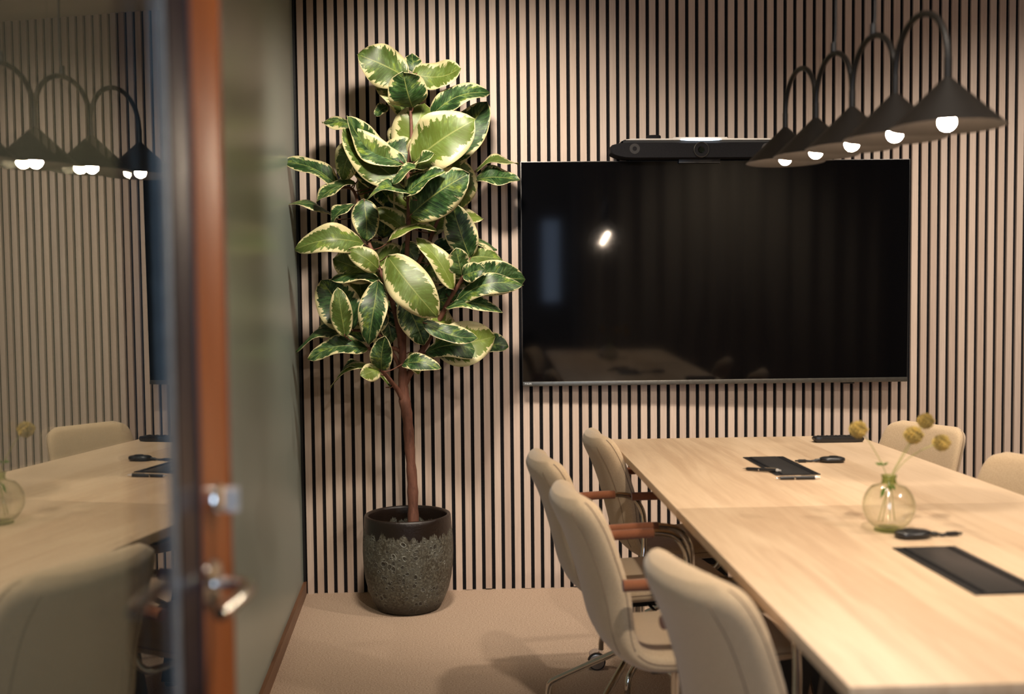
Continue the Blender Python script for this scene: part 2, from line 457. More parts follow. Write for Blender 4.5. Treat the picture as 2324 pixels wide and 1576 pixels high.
# ------------------------------------------------------------------ the setting
XR = 4.05
bm = BM(); box(bm, (-1.2, -7.0, -.06), (XR + .4, .05, 0))
struct(link('floor', bm, CARPET, smooth=False), 'beige loop carpet floor')
bm = BM(); box(bm, (-1.2, -7.0, CEIL), (XR + .4, .05, CEIL + .06))
struct(link('ceiling', bm, CEILM, smooth=False), 'plain pale ceiling')
bm = BM()
box(bm, (-.06, .011, 0), (XR + .1, .05, CEIL), mi=1)
for i in range(0, 102):
    dz = random.choice((0, 0, .002, .005)) if i > 15 else 0
    box(bm, (i * .04, 0, dz), (i * .04 + .0255, .0108, CEIL), mi=0)
struct(link('wall_back', bm, [OAK, FELT], smooth=False), 'back wall of vertical pale oak slats over black felt')
bm = BM(); box(bm, (XR, -4.3, 0), (XR + .08, .05, CEIL))
struct(link('wall_right', bm, WALLM, smooth=False), 'plain wall')
bm = BM(); box(bm, (1.36, -4.40, 0), (XR + .08, -4.28, CEIL)); box(bm, (-.9, -4.40, 0), (.30, -4.28, CEIL))
box(bm, (.30, -4.40, 2.2), (1.36, -4.28, CEIL))
struct(link('wall_front', bm, WALLM, smooth=False), 'wall with the doorway')
bm = BM(); box(bm, (-1.2, -7.0, 0), (XR + .4, -6.9, CEIL)); box(bm, (-1.2, -7, 0), (-1.1, .05, CEIL)); box(bm, (XR + .3, -7, 0), (XR + .4, -4.4, CEIL))
struct(link('wall_corridor', bm, WALLM, smooth=False), 'corridor wall')
bm = BM(); box(bm, (1.19, -6.89, .95), (1.36, -6.87, 1.80))
struct(link('window_1', bm, DAY, smooth=False), 'tall narrow corridor window with blue daylight')

# glass partition on the left: X = .04 * distance from the back wall
def PX(y): return -.0415 * y
def slab(bm, y0, y1, x_off0, x_off1, z0, z1):
    vs_ = []
    for z in (z0, z1):
        for (y, xo) in ((y0, x_off0), (y1, x_off0), (y1, x_off1), (y0, x_off1)):
            vs_.append(bm.verts.new((PX(y) + xo - .004, y, z)))
    for f in ((0, 1, 2, 3), (7, 6, 5, 4), (0, 4, 5, 1), (1, 5, 6, 2), (2, 6, 7, 3), (3, 7, 4, 0)):
        bm.faces.new([vs_[i] for i in f])
bm = BM(); slab(bm, -.004, -4.27, -.030, -.012, .04, CEIL)
pw = struct(link('wall_left', bm, FROST, smooth=False), 'frosted grey glass partition')
bm = BM(); slab(bm, -.001, -4.27, -.055, 0, 0, .052); 
struct(link('baseboard_left', bm, BASEW, smooth=False), 'walnut base rail under the glass partition')
bm = BM(); slab(bm, -.001, -.008, -.013, -.003, .052, CEIL)
struct(link('trim_1', bm, BLACKM, smooth=False), 'black corner profile')

# ------------------------------------------------------------------ open glazed door leaf
TH = math.radians(7.5); OFF = .840
U = Vector((math.sin(TH), math.cos(TH), 0)); NN = Vector((math.cos(TH), -math.sin(TH), 0))
P0 = Vector((OFF * math.cos(TH), -OFF * math.sin(TH), 0))          # foot of the normal
def S(y): return (y - P0.y) / U.y
def D3(s, n, z): return P0 + U * s + NN * n + Vector((0, 0, z))
def dbox(bm, s0, s1, n0, n1, z0, z1, bev=0):
    rot = Matrix((( U.x, NN.x, 0), (U.y, NN.y, 0), (0, 0, 1)))
    r = bmesh.ops.create_cube(bm, size=1); vs_ = r['verts']
    for v in vs_:
        v.co = D3((s0 + s1) / 2 + v.co.x * (s1 - s0), (n0 + n1) / 2 + v.co.y * (n1 - n0), (z0 + z1) / 2 + v.co.z * (z1 - z0))
    if bev:
        bmesh.ops.bevel(bm, geom=list({e for v in vs_ for e in v.link_edges}), offset=bev, segments=3, affect='EDGES', profile=.5)
door = bpy.data.objects.new('door_1', None); COL.objects.link(door)
struct(door, 'open glazed door leaf with a red-brown stile and chrome handle')
def dlink(name, bm, mat, parent=door, **k):
    return link(name, bm, mat, parent, **k)
sF = S(-3.247); s1 = S(-3.316); s2 = S(-3.360); s3 = S(-3.374); sH = S(-4.25)
bm = BM(); dbox(bm, s1, sF, -.044, .0005, .01, 2.15, .003); dlink('stile', bm, STILE, auto=40)
bm = BM(); dbox(bm, s2, s1, -.040, .0, .01, 2.15, .002); dlink('seal_band', bm, BAND, auto=40)
bm = BM(); tube(bm, [D3((s3 + s2) / 2, -.006, z) for z in (.10, 1.0, 2.10)], .0085, 20); dlink('glazing_bead', bm, BEAD, auto=50)
bm = BM(); dbox(bm, sH, s3 + .006, -.014, 0, .10, 2.12); dlink('glass_pane', bm, PANE, smooth=False)
bm = BM(); dbox(bm, sH, s3, -.040, .002, .01, .10, .003); dlink('bottom_rail', bm, STILE, auto=40)
def rosette(s, z, r, t, nm, parent):
    bm = BM(); rs = []
    for rr, n in ((0, .0), (r, .0), (r, t * .7), (r * .9, t), (0, t)):
        rs.append((rr, n))
    seg = 28; rings = []
    for rr, n in rs:
        if rr == 0: rings.append([bm.verts.new(D3(s, n, z))])
        else: rings.append([bm.verts.new(D3(s + rr * math.cos(2 * PI * k / seg), n, z + rr * math.sin(2 * PI * k / seg))) for k in range(seg)])
    for a, b in zip(rings, rings[1:]):
        for k in range(seg):
            k2 = (k + 1) % seg
            if len(a) == 1: bm.faces.new((a[0], b[k2], b[k]))
            elif len(b) == 1: bm.faces.new((a[k], a[k2], b[0]))
            else: bm.faces.new((a[k], a[k2], b[k2], b[k]))
    return dlink(nm, bm, CHROME, parent, auto=40)
hs = S(-3.293)
bm = BM(); hz = .947
pth = smooth_path([D3(hs, .0, hz), D3(hs, .020, hz), D3(hs - .003, .031, hz), D3(hs - .012, .037, hz), D3(hs - .030, .0385, hz - .001), D3(hs - .060, .038, hz - .002), D3(hs - .075, .036, hz - .003)], 6)
tube(bm, pth, .0062, 16); hd = dlink('handle', bm, CHROME, auto=60)
rosette(hs, hz, .021, .004, 'rosette', hd)
lk = rosette(S(-3.285), 1.019, .0135, .009, 'lock', door)
bm = BM(); hk = S(-3.285); dbox(bm, hk - .003, hk + .003, .014, .021, 1.010, 1.028, .002); dlink('thumb_turn', bm, SILVER, lk, auto=40)

# ------------------------------------------------------------------ curtain behind the camera side
bm = BM(); n = 260; x0, x1 = 1.42, 3.85
R0 = []
for z in (0.02, CEIL - .02):
    row = []
    for i in range(n + 1):
        x = x0 + (x1 - x0) * i / n
        y = -4.20 + .045 * math.sin(x * 34 + .8 * math.sin(x * 5)) + .015 * math.sin(x * 71)
        row.append((x, y, z))
    R0.append(row)
fr = [[bm.verts.new(Vector(p_) + Vector((0, off, 0))) for p_ in row] for off in (0, -.004) for row in R0]
for i in range(n):
    bm.faces.new((fr[0][i], fr[0][i + 1], fr[1][i + 1], fr[1][i])); bm.faces.new((fr[2][i], fr[3][i], fr[3][i + 1], fr[2][i + 1]))
    bm.faces.new((fr[0][i], fr[2][i], fr[2][i + 1], fr[0][i + 1])); bm.faces.new((fr[1][i], fr[1][i + 1], fr[3][i + 1], fr[3][i]))
for i in (0, n): bm.faces.new((fr[0][i], fr[1][i], fr[3][i], fr[2][i]))
tag(link('curtain', bm, CURT), 'brown-grey pleated curtain mirrored dimly in the television screen', 'curtain')

# ------------------------------------------------------------------ television
TX0, TX1, TZ0, TZ1 = .8755, 2.429, .835, 1.7255
tv = thing('television', 'large black wall-mounted television with a thin grey rim on the slatted wall', 'television', ((TX0 + TX1) / 2, -.03, TZ0))
def L(o, parent):                                # keep world coordinates while parenting to an Empty at the thing's base
    o.matrix_parent_inverse = parent.matrix_world.inverted() if parent.matrix_world != Matrix.Identity(4) else Matrix.Translation(parent.location).inverted()
    return o
def part(name, bm, mat, parent, **k):
    for v in bm.verts: v.co -= Vector(parent.location)
    return link(name, bm, mat, parent, **k)
bm = BM(); box(bm, (TX0, -.070, TZ0 + .012), (TX1, -.040, TZ1), .0012); box(bm, (TX0 + .25, -.040, TZ0 + .08), (TX1 - .25, -.012, TZ1 - .16), .006)
part('housing', bm, GREYP, tv, auto=40)
bm = BM(); box(bm, (TX0 + .0028, -.0718, TZ0 + .018), (TX1 - .0028, -.070, TZ1 - .0028))
part('screen', bm, TVBLACK, tv, smooth=False)
bm = BM(); box(bm, (TX0 + .001, -.0745, TZ0), (TX1 - .001, -.045, TZ0 + .0185), .002)
bar_ = part('bottom_bar', bm, TVBAR, tv, auto=40)
def text(name, body, size, loc, mat, parent, rot=(PI / 2, 0, 0), ext=.0003):
    cu = bpy.data.curves.new(name, 'FONT'); cu.body = body; cu.size = size; cu.extrude = ext
    cu.materials.append(mat)
    tmp = bpy.data.objects.new(name, cu); COL.objects.link(tmp)
    dg = bpy.context.evaluated_depsgraph_get()
    me = bpy.data.meshes.new_from_object(tmp.evaluated_get(dg)); me.name = name
    bpy.data.objects.remove(tmp)
    o = bpy.data.objects.new(name, me); COL.objects.link(o); o.rotation_euler = rot; o['label'] = 'white maker name on the grey lower bar'
    o.location = Vector(loc) - (Vector(parent.location) if parent else Vector((0, 0, 0)))
    if parent: o.parent = parent
    return o
text('lettering', 'PHILIPS', .0085, (TX0 + .009, -.0749, TZ0 + .0075), WHITE, tv)
tv.rotation_euler = (math.radians(.8), 0, math.radians(-1.3))
bm = BM(); box(bm, (2.17, -.068, TZ0 - .006), (2.215, -.050, TZ0), .002); part('sensor', bm, PLASTIC, tv, auto=40)

# ------------------------------------------------------------------ video bar on top of the television
vb = thing('video_conference_bar', 'black video conference bar with centre lens and lit strip on top of the television', 'video bar', (1.58, -.08, 1.727))
bm = BM(); prof = []
xl, xr_ = 1.225, 1.936
def barprof(x, zc=1.764, h=.040):
    pass
outl = [(1.227, 1.775), (1.232, 1.782), (1.262, 1.790), (1.30, 1.792), (1.861, 1.792), (1.90, 1.790), (1.930, 1.782), (1.935, 1.775),
        (1.935, 1.752), (1.928, 1.744), (1.905, 1.735), (1.880, 1.730), (1.84, 1.728), (1.32, 1.728), (1.282, 1.730), (1.257, 1.735), (1.234, 1.744), (1.227, 1.752)]
def extrude_outline(bm, pts, y0, y1, inset=.0):
    cx_ = sum(p_[0] for p_ in pts) / len(pts); cz_ = sum(p_[1] for p_ in pts) / len(pts)
    def sh(k):
        return [Vector((cx_ + (x - cx_) * (1 - k * .012), 0, cz_ + (z - cz_) * (1 - k * .14))) for x, z in pts]
    rings = []
    for y, k in ((y0, 1), (y0 + .004, .3), (y0 + .010, 0), (y1, 0)):
        rings.append([Vector((p_.x, y, p_.z)) for p_ in sh(k)])
    loft(bm, rings)
extrude_outline(bm, outl, -.120, -.048); part('body', bm, BARBLK, vb, auto=40)
bm = BM(); rings = []
top = [(1.262, 1.789), (1.270, 1.797), (1.285, 1.803), (1.31, 1.806), (1.47, 1.8065), (1.475, 1.811), (1.685, 1.811), (1.690, 1.8065), (1.85, 1.806), (1.875, 1.803), (1.892, 1.797), (1.90, 1.789)]
low = [(x, 1.789 if k in (0, len(top) - 1) else 1.7925) for k, (x, z) in enumerate(top)]
for k, (x, z) in enumerate(top):
    zz = 1.786 if k in (0, len(top) - 1) else 1.7995
    rings.append([Vector((x, -.116, min(z, zz) if k in (0, len(top) - 1) else 1.8003)), Vector((x, -.116, z)), Vector((x, -.050, z)), Vector((x, -.050, 1.7925))])
loft(bm, rings); part('silver_cover', bm, SILVER, vb, auto=30)['label'] = 'pale silver top cover'
bm = BM(); box(bm, (1.275, -.112, 1.7905), (1.888, -.055, 1.8006)); part('shadow_gap', bm, PLASTIC, vb, smooth=False)
bm = BM(); rings = []
for k in range(21):
    t = k / 20; x = 1.501 + .162 * t; hh = .0032 * math.sin(PI * min(1, max(0.02, t))) ** .5 + .0002
    rings.append([Vector((x, -.1205, 1.8015 - hh * 1.2)), Vector((x, -.1205, 1.8015 + hh)), Vector((x, -.113, 1.8015 + hh)), Vector((x, -.113, 1.8015 - hh * 1.2))])
loft(bm, rings); part('light_strip', bm, LED, vb, smooth=False)['label'] = 'white lit strip'
bm = BM(); lathe(bm, [(.0, -.118), (.0, -.1225), (.010, -.1225), (.012, -.1245), (.0125, -.118)], 32, (1.582, 0, 1.7615), 'y'); 
cl = part('camera_lens', bm, LENS, vb, auto=40)
bm = BM(); lathe(bm, [(.0280, -.118), (.0280, -.1255), (.0288, -.1262), (.0298, -.1255), (.0298, -.118)], 48, (1.582, 0, 1.7615), 'y')
rg = part('lens_ring', bm, TVBAR, vb, auto=40); rg['label'] = 'thin grey metal ring'
bm = BM(); lathe(bm, [(.012, -.1185), (.013, -.1215), (.020, -.1222), (.0278, -.1235), (.0278, -.118)], 40, (1.582, 0, 1.7615), 'y', closed=True); part('lens_housing', bm, BARBLK, vb, auto=40)
for sx in (1.3195, 1.8425):
    bm = BM(); lathe(bm, [(.009, -.1195), (.009, -.1206), (.020, -.1206), (.0205, -.1195)], 36, (sx, 0, 1.7665), 'y', closed=True); part('speaker_ring', bm, GREYP, vb, auto=40)
bm = BM()
for k, dz in enumerate((.0215, .017, .0095, .0045, .0, -.003)):
    lathe(bm, [(0, -.1178), (.0011, -.1178), (.0011, -.1186), (0, -.1186)], 8, (1.243 + .001 * (k > 3), 0, 1.757 + dz), 'y')
part('status_dots', bm, WHITE, vb, smooth=False)
bm = BM(); box(bm, (1.499, -.0960, 1.7130), (1.664, -.0880, 1.7310), .001); box(bm, (1.499, -.0960, 1.7285), (1.664, -.04, 1.7315), .001)
part('mounting_clip', bm, GREYP, vb, auto=40)
bm = BM(); lathe(bm, [(0, 1.8065), (.0285, 1.8065), (.0292, 1.809), (.0292, 1.818), (.0275, 1.8205), (.010, 1.8215), (0, 1.8215)], 40, (1.399, -.088, 0))
tag(link('round_puck', bm, BARBLK, auto=40), 'small round black puck lying on top of the video bar', 'puck')

# ------------------------------------------------------------------ table
TLx, TLy, TA = 1.0842, -.9486, -.0101
TW, TL = .79, 2.0945
tbl = thing('conference_table', 'long light birch conference table under the row of pendant shades', 'table', (TLx + TW / 2, TLy - TL / 2, 0), TA)
def tb(x, y): return (x - TW / 2, TL / 2 - y)          # x across from the left edge, y from the far edge
def tbox(bm, x0, x1, y0, y1, z0, z1, bev=0, **k):
    a = tb(x0, y0); b_ = tb(x1, y1)
    return box(bm, (a[0], b_[1], z0), (b_[0], a[1], z1), bev, **k)
for y0, y1 in ((0, 1.0775), (1.0787, TL)):
    bm = BM(); tbox(bm, 0, TW, y0, y1, .720, .740, .0012, seg=2); link('tabletop', bm, TWOOD, tbl, auto=40)
bm = BM()
for y in (.17, .93, 1.20, 1.92):
    tbox(bm, .05, TW - .05, y, y + .05, .690, .7195, .002)
for x in (.20, TW - .25):
    tbox(bm, x, x + .045, .05, TL - .05, .668, .6895, .002)
link('underframe', bm, GREYP, tbl, auto=40)
for y in (.22, 1.0, 1.26, 1.80):
    for sx in (-1, 1):
        bm = BM(); x_t = TW / 2 + sx * .08; x_b = TW / 2 + sx * .20
        rings = []
        for t in (0, .1, .9, 1):
            x = x_t + (x_b - x_t) * t; z = .667 - .657 * t; w = .045 - .015 * t
            c = tb(x, y + .05)
            rings.append([Vector((c[0] - w, c[1] - .012, z)), Vector((c[0] + w, c[1] - .012, z)), Vector((c[0] + w, c[1] + .012, z)), Vector((c[0] - w, c[1] + .012, z))])
        loft(bm, rings); lg = link('leg', bm, BLACKM, tbl, auto=30)
        bm = BM(); c = tb(x_b, y + .05); lathe(bm, [(0, 0), (.02, 0), (.022, .004), (.02, .0105), (0, .0105)], 20, (c[0], c[1], 0)); link('foot', bm, PLASTIC, lg, auto=40)

def hatch(loc, rz, label):
    h = thing('cable_hatch', label, 'cable hatch', loc, rz, 'black cable hatches set in the tabletop')
    w, l = .057, .146
    bm = BM(); box(bm, (-w, -l, 0), (w, l, .0022), .0008); link('frame', bm, BLACKM, h, auto=40)
    bm = BM(); box(bm, (-w + .020, -l + .004, .0022), (w - .022, l - .004, .0032), .0004); link('lid', bm, GREYP, h, auto=40)
    for x in (-w + .0165, w - .0185):
        bm = BM(); box(bm, (x - .0034, -l + .008, .0022), (x + .0034, l - .014, .0036)); link('brush_slot', bm, FELT, h, smooth=False)
    return h
hatch((1.466, -1.508, .7401), .012, 'black cable hatch under the two pens, in the far half of the tabletop')
hatch((1.448, -2.552, .7401), .012, 'black cable hatch beside the glass vase, in the near half of the tabletop')

def dongle(loc, rz, label, ln=.075, plug=True, cl_=.07):
    d = thing('wireless_dongle', label, 'dongle', loc, rz, 'black presentation dongles on the table')
    bm = BM(); rings = []
    for k in range(13):
        t = k / 12; x = -ln / 2 + ln * t
        prof_ = [.25, .62, .82, .93, .98, 1, 1, 1, .99, .96, .90, .72, .35][k]
        w = .021 * prof_; h = .0075 * (prof_ ** .5)
        rings.append([Vector((x, w * math.copysign(abs(math.cos(a)) ** .6, math.cos(a)), .0078 + h * math.copysign(abs(math.sin(a)) ** .8, math.sin(a)))) for a in [2 * PI * j / 20 for j in range(20)]])
    loft(bm, rings); link('body', bm, PLASTIC, d, auto=50)
    bm = BM(); lathe(bm, [(0, .0150), (.012, .0150), (.013, .0158), (.0125, .0164), (0, .0164)], 28, (.005, 0, 0)); link('button', bm, BLACKM, d, auto=40)
    bm = BM(); tube(bm, smooth_path([(-ln / 2 + .004, 0, .007), (-ln / 2 - .018, .001, .0045), (-ln / 2 - cl_ * .6, .003, .0035), (-ln / 2 - cl_, .001, .0045)], 6), [.0045] * 5 + [.0028] * 14, 10)
    link('cable', bm, PLASTIC, d, auto=60)
    bm = BM(); box(bm, (-ln / 2 - cl_ - .020, -.004, .0010), (-ln / 2 - cl_ + .002, .006, .0085), .0025)
    box(bm, (-ln / 2 - cl_ - .028, -.0025, .003), (-ln / 2 - cl_ - .019, .0045, .0066), .0008)
    link('plug', bm, PLASTIC, d, auto=50)
    return d
dongle((1.621, -1.466, .7401), math.radians(-2), 'black presentation dongle with its plug against the far cable hatch', .066, cl_=.038)
dongle((1.461, -2.331, .7401), math.radians(186), 'black presentation dongle lying at the foot of the glass vase', .068, cl_=.034)

# remote control
rc = thing('remote_control', 'black remote control lying at the far right corner of the tabletop', 'remote control', (1.776, -1.088, .7401), -.02)
bm = BM(); rings = []
for k, x in enumerate((-.076, -.070, -.05, 0, .05, .070, .076)):
    w = (.014, .019, .021, .021, .021, .019, .014)[k]; z1 = (.013, .017, .0175, .0175, .0175, .017, .012)[k]; z0 = (.008, .002, .0, .0, .0, .002, .006)[k]
    rings.append([Vector((x, -w * .85, z0)), Vector((x, w * .85, z0)), Vector((x, w, (z0 + z1) / 2)), Vector((x, w * .9, z1)), Vector((x, -w * .9, z1)), Vector((x, -w, (z0 + z1) / 2))])
loft(bm, rings); link('body', bm, PLASTIC, rc, auto=40)
bm = BM()
for i in range(9):
    for j in range(3):
        box(bm, (-.060 + i * .0135, -.013 + j * .010, .0175), (-.053 + i * .0135, -.007 + j * .010, .0192), .0006)
link('buttons', bm, GREYP, rc, auto=40)

def pen(a, b, label, z=.7401, lift=(0, 0)):
    a = Vector((*a, z)); b = Vector((*b, z)); d = b - a; ln = d.length
    p_ = thing('ballpoint_pen', label, 'pen', tuple(a), math.atan2(d.y, d.x), 'black and silver pens on the table')
    R_ = .0046; zc = R_
    tip = ln * .10
    p_.rotation_euler = (0, -math.atan2(lift[1] - lift[0], ln), math.atan2(d.y, d.x)); p_.location.z += lift[0]
    bm = BM(); lathe(bm, [(0, 0), (.0008, .0), (.0012, .004), (.0030, tip), (.0038, tip + .001)], 18, (0, 0, zc), 'x'); link('tip', bm, CHROME, p_, auto=40)
    bm = BM(); lathe(bm, [(.0036, tip), (.0043, tip + .004), (.0046, ln * .42), (0.0, ln * .42)], 18, (0, 0, zc), 'x'); link('grip', bm, PLASTIC, p_, auto=40)
    bm = BM(); lathe(bm, [(.0048, ln * .42), (.0049, ln * .445), (.0046, ln * .45)], 18, (0, 0, zc), 'x'); link('ring', bm, CHROME, p_, auto=40)
    bm = BM(); lathe(bm, [(.0045, ln * .44), (.0045, ln * .88), (.0042, ln * .90)], 18, (0, 0, zc), 'x'); link('barrel', bm, PLASTIC, p_, auto=40)
    bm = BM(); lathe(bm, [(.0044, ln * .88), (.0044, ln * .93), (.0026, ln * .94), (.0026, ln), (0, ln)], 18, (0, 0, zc), 'x'); link('cap', bm, SILVER, p_, auto=40)
    bm = BM(); box(bm, (ln * .58, -.0013, zc + .0048), (ln * .90, .0013, zc + .0060), .0004); link('clip', bm, CHROME, p_, auto=40)
    return p_
pen((1.352, -1.566), (1.432, -1.627), 'black and silver pen resting across the corner of the far cable hatch', lift=(0, .0032))
pen((1.392, -1.712), (1.500, -1.718), 'black and silver pen lying parallel in front of the far cable hatch')

# ------------------------------------------------------------------ vase and its stems
VX, VY, VZ = 1.4400, -2.270, .7402
vz = thing('glass_vase', 'small round green glass vase on the tabletop holding dried seed heads', 'vase', (VX, VY, VZ))
def sph(r, zc, z): return math.sqrt(max(0, r * r - (z - zc) ** 2))
out = [(0, 0), (.022, 0), (.027, .0015)]
for z in (.006, .012, .020, .030, .040, .050, .060, .070, .078, .085): out.append((sph(.0485, .0475, z), z))
out += [(.0205, .0888), (.0150, .0915), (.0132, .094), (.0130, .099), (.0136, .1035), (.0150, .1062)]
inn = [(.0140, .1066), (.0122, .1035), (.0116, .099), (.0118, .094), (.0136, .0902), (.0190, .0872)]
for z in (.083, .076, .068, .058, .048, .038, .028, .018, .012): inn.append((sph(.0485, .0475, z) - .0016, z))
inn += [(.020, .0075), (.010, .0062), (0, .006)]
bm = BM(); lathe(bm, out + inn, 64)
for f in bm.faces:
    z = f.calc_center_median().z
    f.material_index = 1 if (z > .0905 or z < .0085) else 0
link('glass_body', bm, [VASEM, VASED], vz)
def seed_head(c, r, parent):
    bm = BM(); bmesh.ops.create_icosphere(bm, subdivisions=2, radius=r * .78)
    for v in bm.verts: v.co = v.co + c
    hd_ = link('seed_head', bm, SEEDC, parent)
    bm = BM(); nn = 90
    for k in range(nn):
        z = 1 - 2 * (k + .5) / nn; rr = math.sqrt(1 - z * z); a = k * 2.399963
        d = Vector((rr * math.cos(a), rr * math.sin(a), z))
        p1 = c + d * r * .74; p2 = c + d * r * (1.0 + .10 * math.sin(k * 3.1))
        a1, b1 = ring_frame(d)
        rim = []
        cv = bm.verts.new(p1)
        for j in range(6):
            q = 2 * PI * j / 6; rim.append(bm.verts.new(p2 + (a1 * math.cos(q) + b1 * math.sin(q)) * r * .20))
        for j in range(6): bm.faces.new((cv, rim[j], rim[(j + 1) % 6]))
        for j in range(0, 6, 2):
            pk = bm.verts.new(p2 + d * r * .12 + (a1 * math.cos(2 * PI * (j + .5) / 6) + b1 * math.sin(2 * PI * (j + .5) / 6)) * r * .17)
            bm.faces.new((rim[j], rim[(j + 1) % 6], pk))
    link('bracts', bm, SEEDH, hd_, smooth=False)
def flower(head, pts, r, label, leaf=False):
    f = thing('dried_scabiosa_stem', label, 'dried flower', pts[0], 0, 'dried scabiosa seed heads in the vase')
    o0 = Vector(pts[0])
    P = smooth_path([Vector(p_) - o0 for p_ in pts] + [Vector(head) - o0], 7)
    bm = BM(); tube(bm, P, .00085, 8); link('stem', bm, STEMG, f)
    seed_head(Vector(head) - o0, r, f)
    if leaf:
        bm = BM(); b0 = P[int(len(P) * .60)]
        for a, ln in ((.3, .014), (1.5, .011), (2.9, .015), (4.2, .012), (5.3, .010)):
            d = Vector((math.cos(a), math.sin(a) * .5, .35)).normalized(); sd = d.cross(Vector((0, 1, .3))).normalized()
            v = [bm.verts.new(b0), bm.verts.new(b0 + d * ln * .5 + sd * .003), bm.verts.new(b0 + d * ln), bm.verts.new(b0 + d * ln * .5 - sd * .003)]
            bm.faces.new(v)
        link('leaf_cluster', bm, LEAFG, f, smooth=False)
flower((1.388, -2.25, .932), [(VX - .012, VY, VZ + .018), (VX - .006, VY, VZ + .055), (VX - .003, VY, VZ + .095), (VX - .012, VY + .002, VZ + .125), (VX - .034, VY + .01, VZ + .168)], .0155, 'dried seed head leaning left over the remote control, with green leaflets', True)
flower((1.487, -2.27, .922), [(VX - .020, VY, VZ + .020), (VX - .010, VY, VZ + .055), (VX + .002, VY, VZ + .097), (VX + .020, VY, VZ + .130), (VX + .038, VY, VZ + .160)], .0160, 'largest dried seed head, upright in front of the right-hand chair back')
flower((1.533, -2.22, .942), [(VX + .004, VY + .004, VZ + .018), (VX + .003, VY + .003, VZ + .055), (VX + .005, VY + .004, VZ + .099), (VX + .026, VY + .012, VZ + .135), (VX + .055, VY + .03, VZ + .168)], .0145, 'tallest dried seed head, farthest back in the vase')
flower((1.546, -2.26, .905), [(VX + .010, VY - .004, VZ + .020), (VX + .006, VY - .003, VZ + .060), (VX + .006, VY - .002, VZ + .099), (VX + .030, VY, VZ + .132), (VX + .070, VY + .004, VZ + .155)], .0150, 'lowest dried seed head on a stem arching to the right')
bm = BM()
for (x, z, a, ln) in ((-.004, .086, -2.2, .020), (.000, .092, -1.3, .018), (-.008, .082, -1.9, .022), (.005, .090, -1.0, .016)):
    d = Vector((math.cos(a), .2, math.sin(a))).normalized(); sd = d.cross(Vector((0, 1, 0))).normalized(); b0 = Vector((VX + x, VY - .001, VZ + z))
    v = [bm.verts.new(b0), bm.verts.new(b0 + d * ln * .5 + sd * .0035), bm.verts.new(b0 + d * ln), bm.verts.new(b0 + d * ln * .5 - sd * .0035)]
    bm.faces.new(v)
tag(link('green_leaflets', bm, LEAFG, smooth=False), 'small green leaflets caught in the neck of the glass vase', 'leaflet')['kind'] = 'stuff'

# ------------------------------------------------------------------ chairs
PROF = [(.215, .452, .125, .016), (.205, .452, .143, .036), (.16, .453, .152, .046), (.08, .450, .156, .048), (0, .447, .157, .048), (-.07, .446, .157, .048), (-.115, .452, .156, .047),
        (-.148, .470, .156, .046), (-.168, .500, .156, .044), (-.182, .545, .156, .043), (-.197, .600, .155, .043), (-.213, .655, .154, .044), (-.231, .710, .151, .049), (-.247, .748, .144, .053), (-.255, .770, .130, .047), (-.259, .785, .104, .024)]
def ssmooth(seq, n):
    P4 = [Vector((a, b, c, d)) for a, b, c, d in seq]; out_ = []
    for i in range(len(P4) - 1):
        p0 = P4[max(i - 1, 0)]; p1 = P4[i]; p2 = P4[i + 1]; p3 = P4[min(i + 2, len(P4) - 1)]
        for k in range(n):
            t = k / n; out_.append(.5 * ((2 * p1) + (p2 - p0) * t + (2 * p0 - 5 * p1 + 4 * p2 - p3) * t * t + (-p0 + 3 * p1 - 3 * p2 + p3) * t ** 3))
    out_.append(P4[-1]); return out_
def shell_section(p_, tan, frac, seg=40):
    nrm = Vector((-tan.z, 0, tan.x))          # towards the sitter
    hw, th = p_[2], p_[3] / 2
    ring = []
    for k in range(seg):
        a = 2 * PI * k / seg; c, s = math.cos(a), math.sin(a)
        yy = hw * math.copysign(abs(c) ** .38, c); nn_ = th * math.copysign(abs(s) ** .62, s)
        wrap = .030 * frac * (abs(yy) / .156) ** 2.2 + .010 * (abs(yy) / .156) ** 2 * (1 - frac)
        puff = .006 * (1 - (yy / hw) ** 2) * (1 if s > 0 else .4) * math.copysign(1, s) if hw > 0 else 0
        ring.append(Vector((p_[0], yy, p_[1])) + nrm * (nn_ + wrap + puff * abs(s)))
    return ring
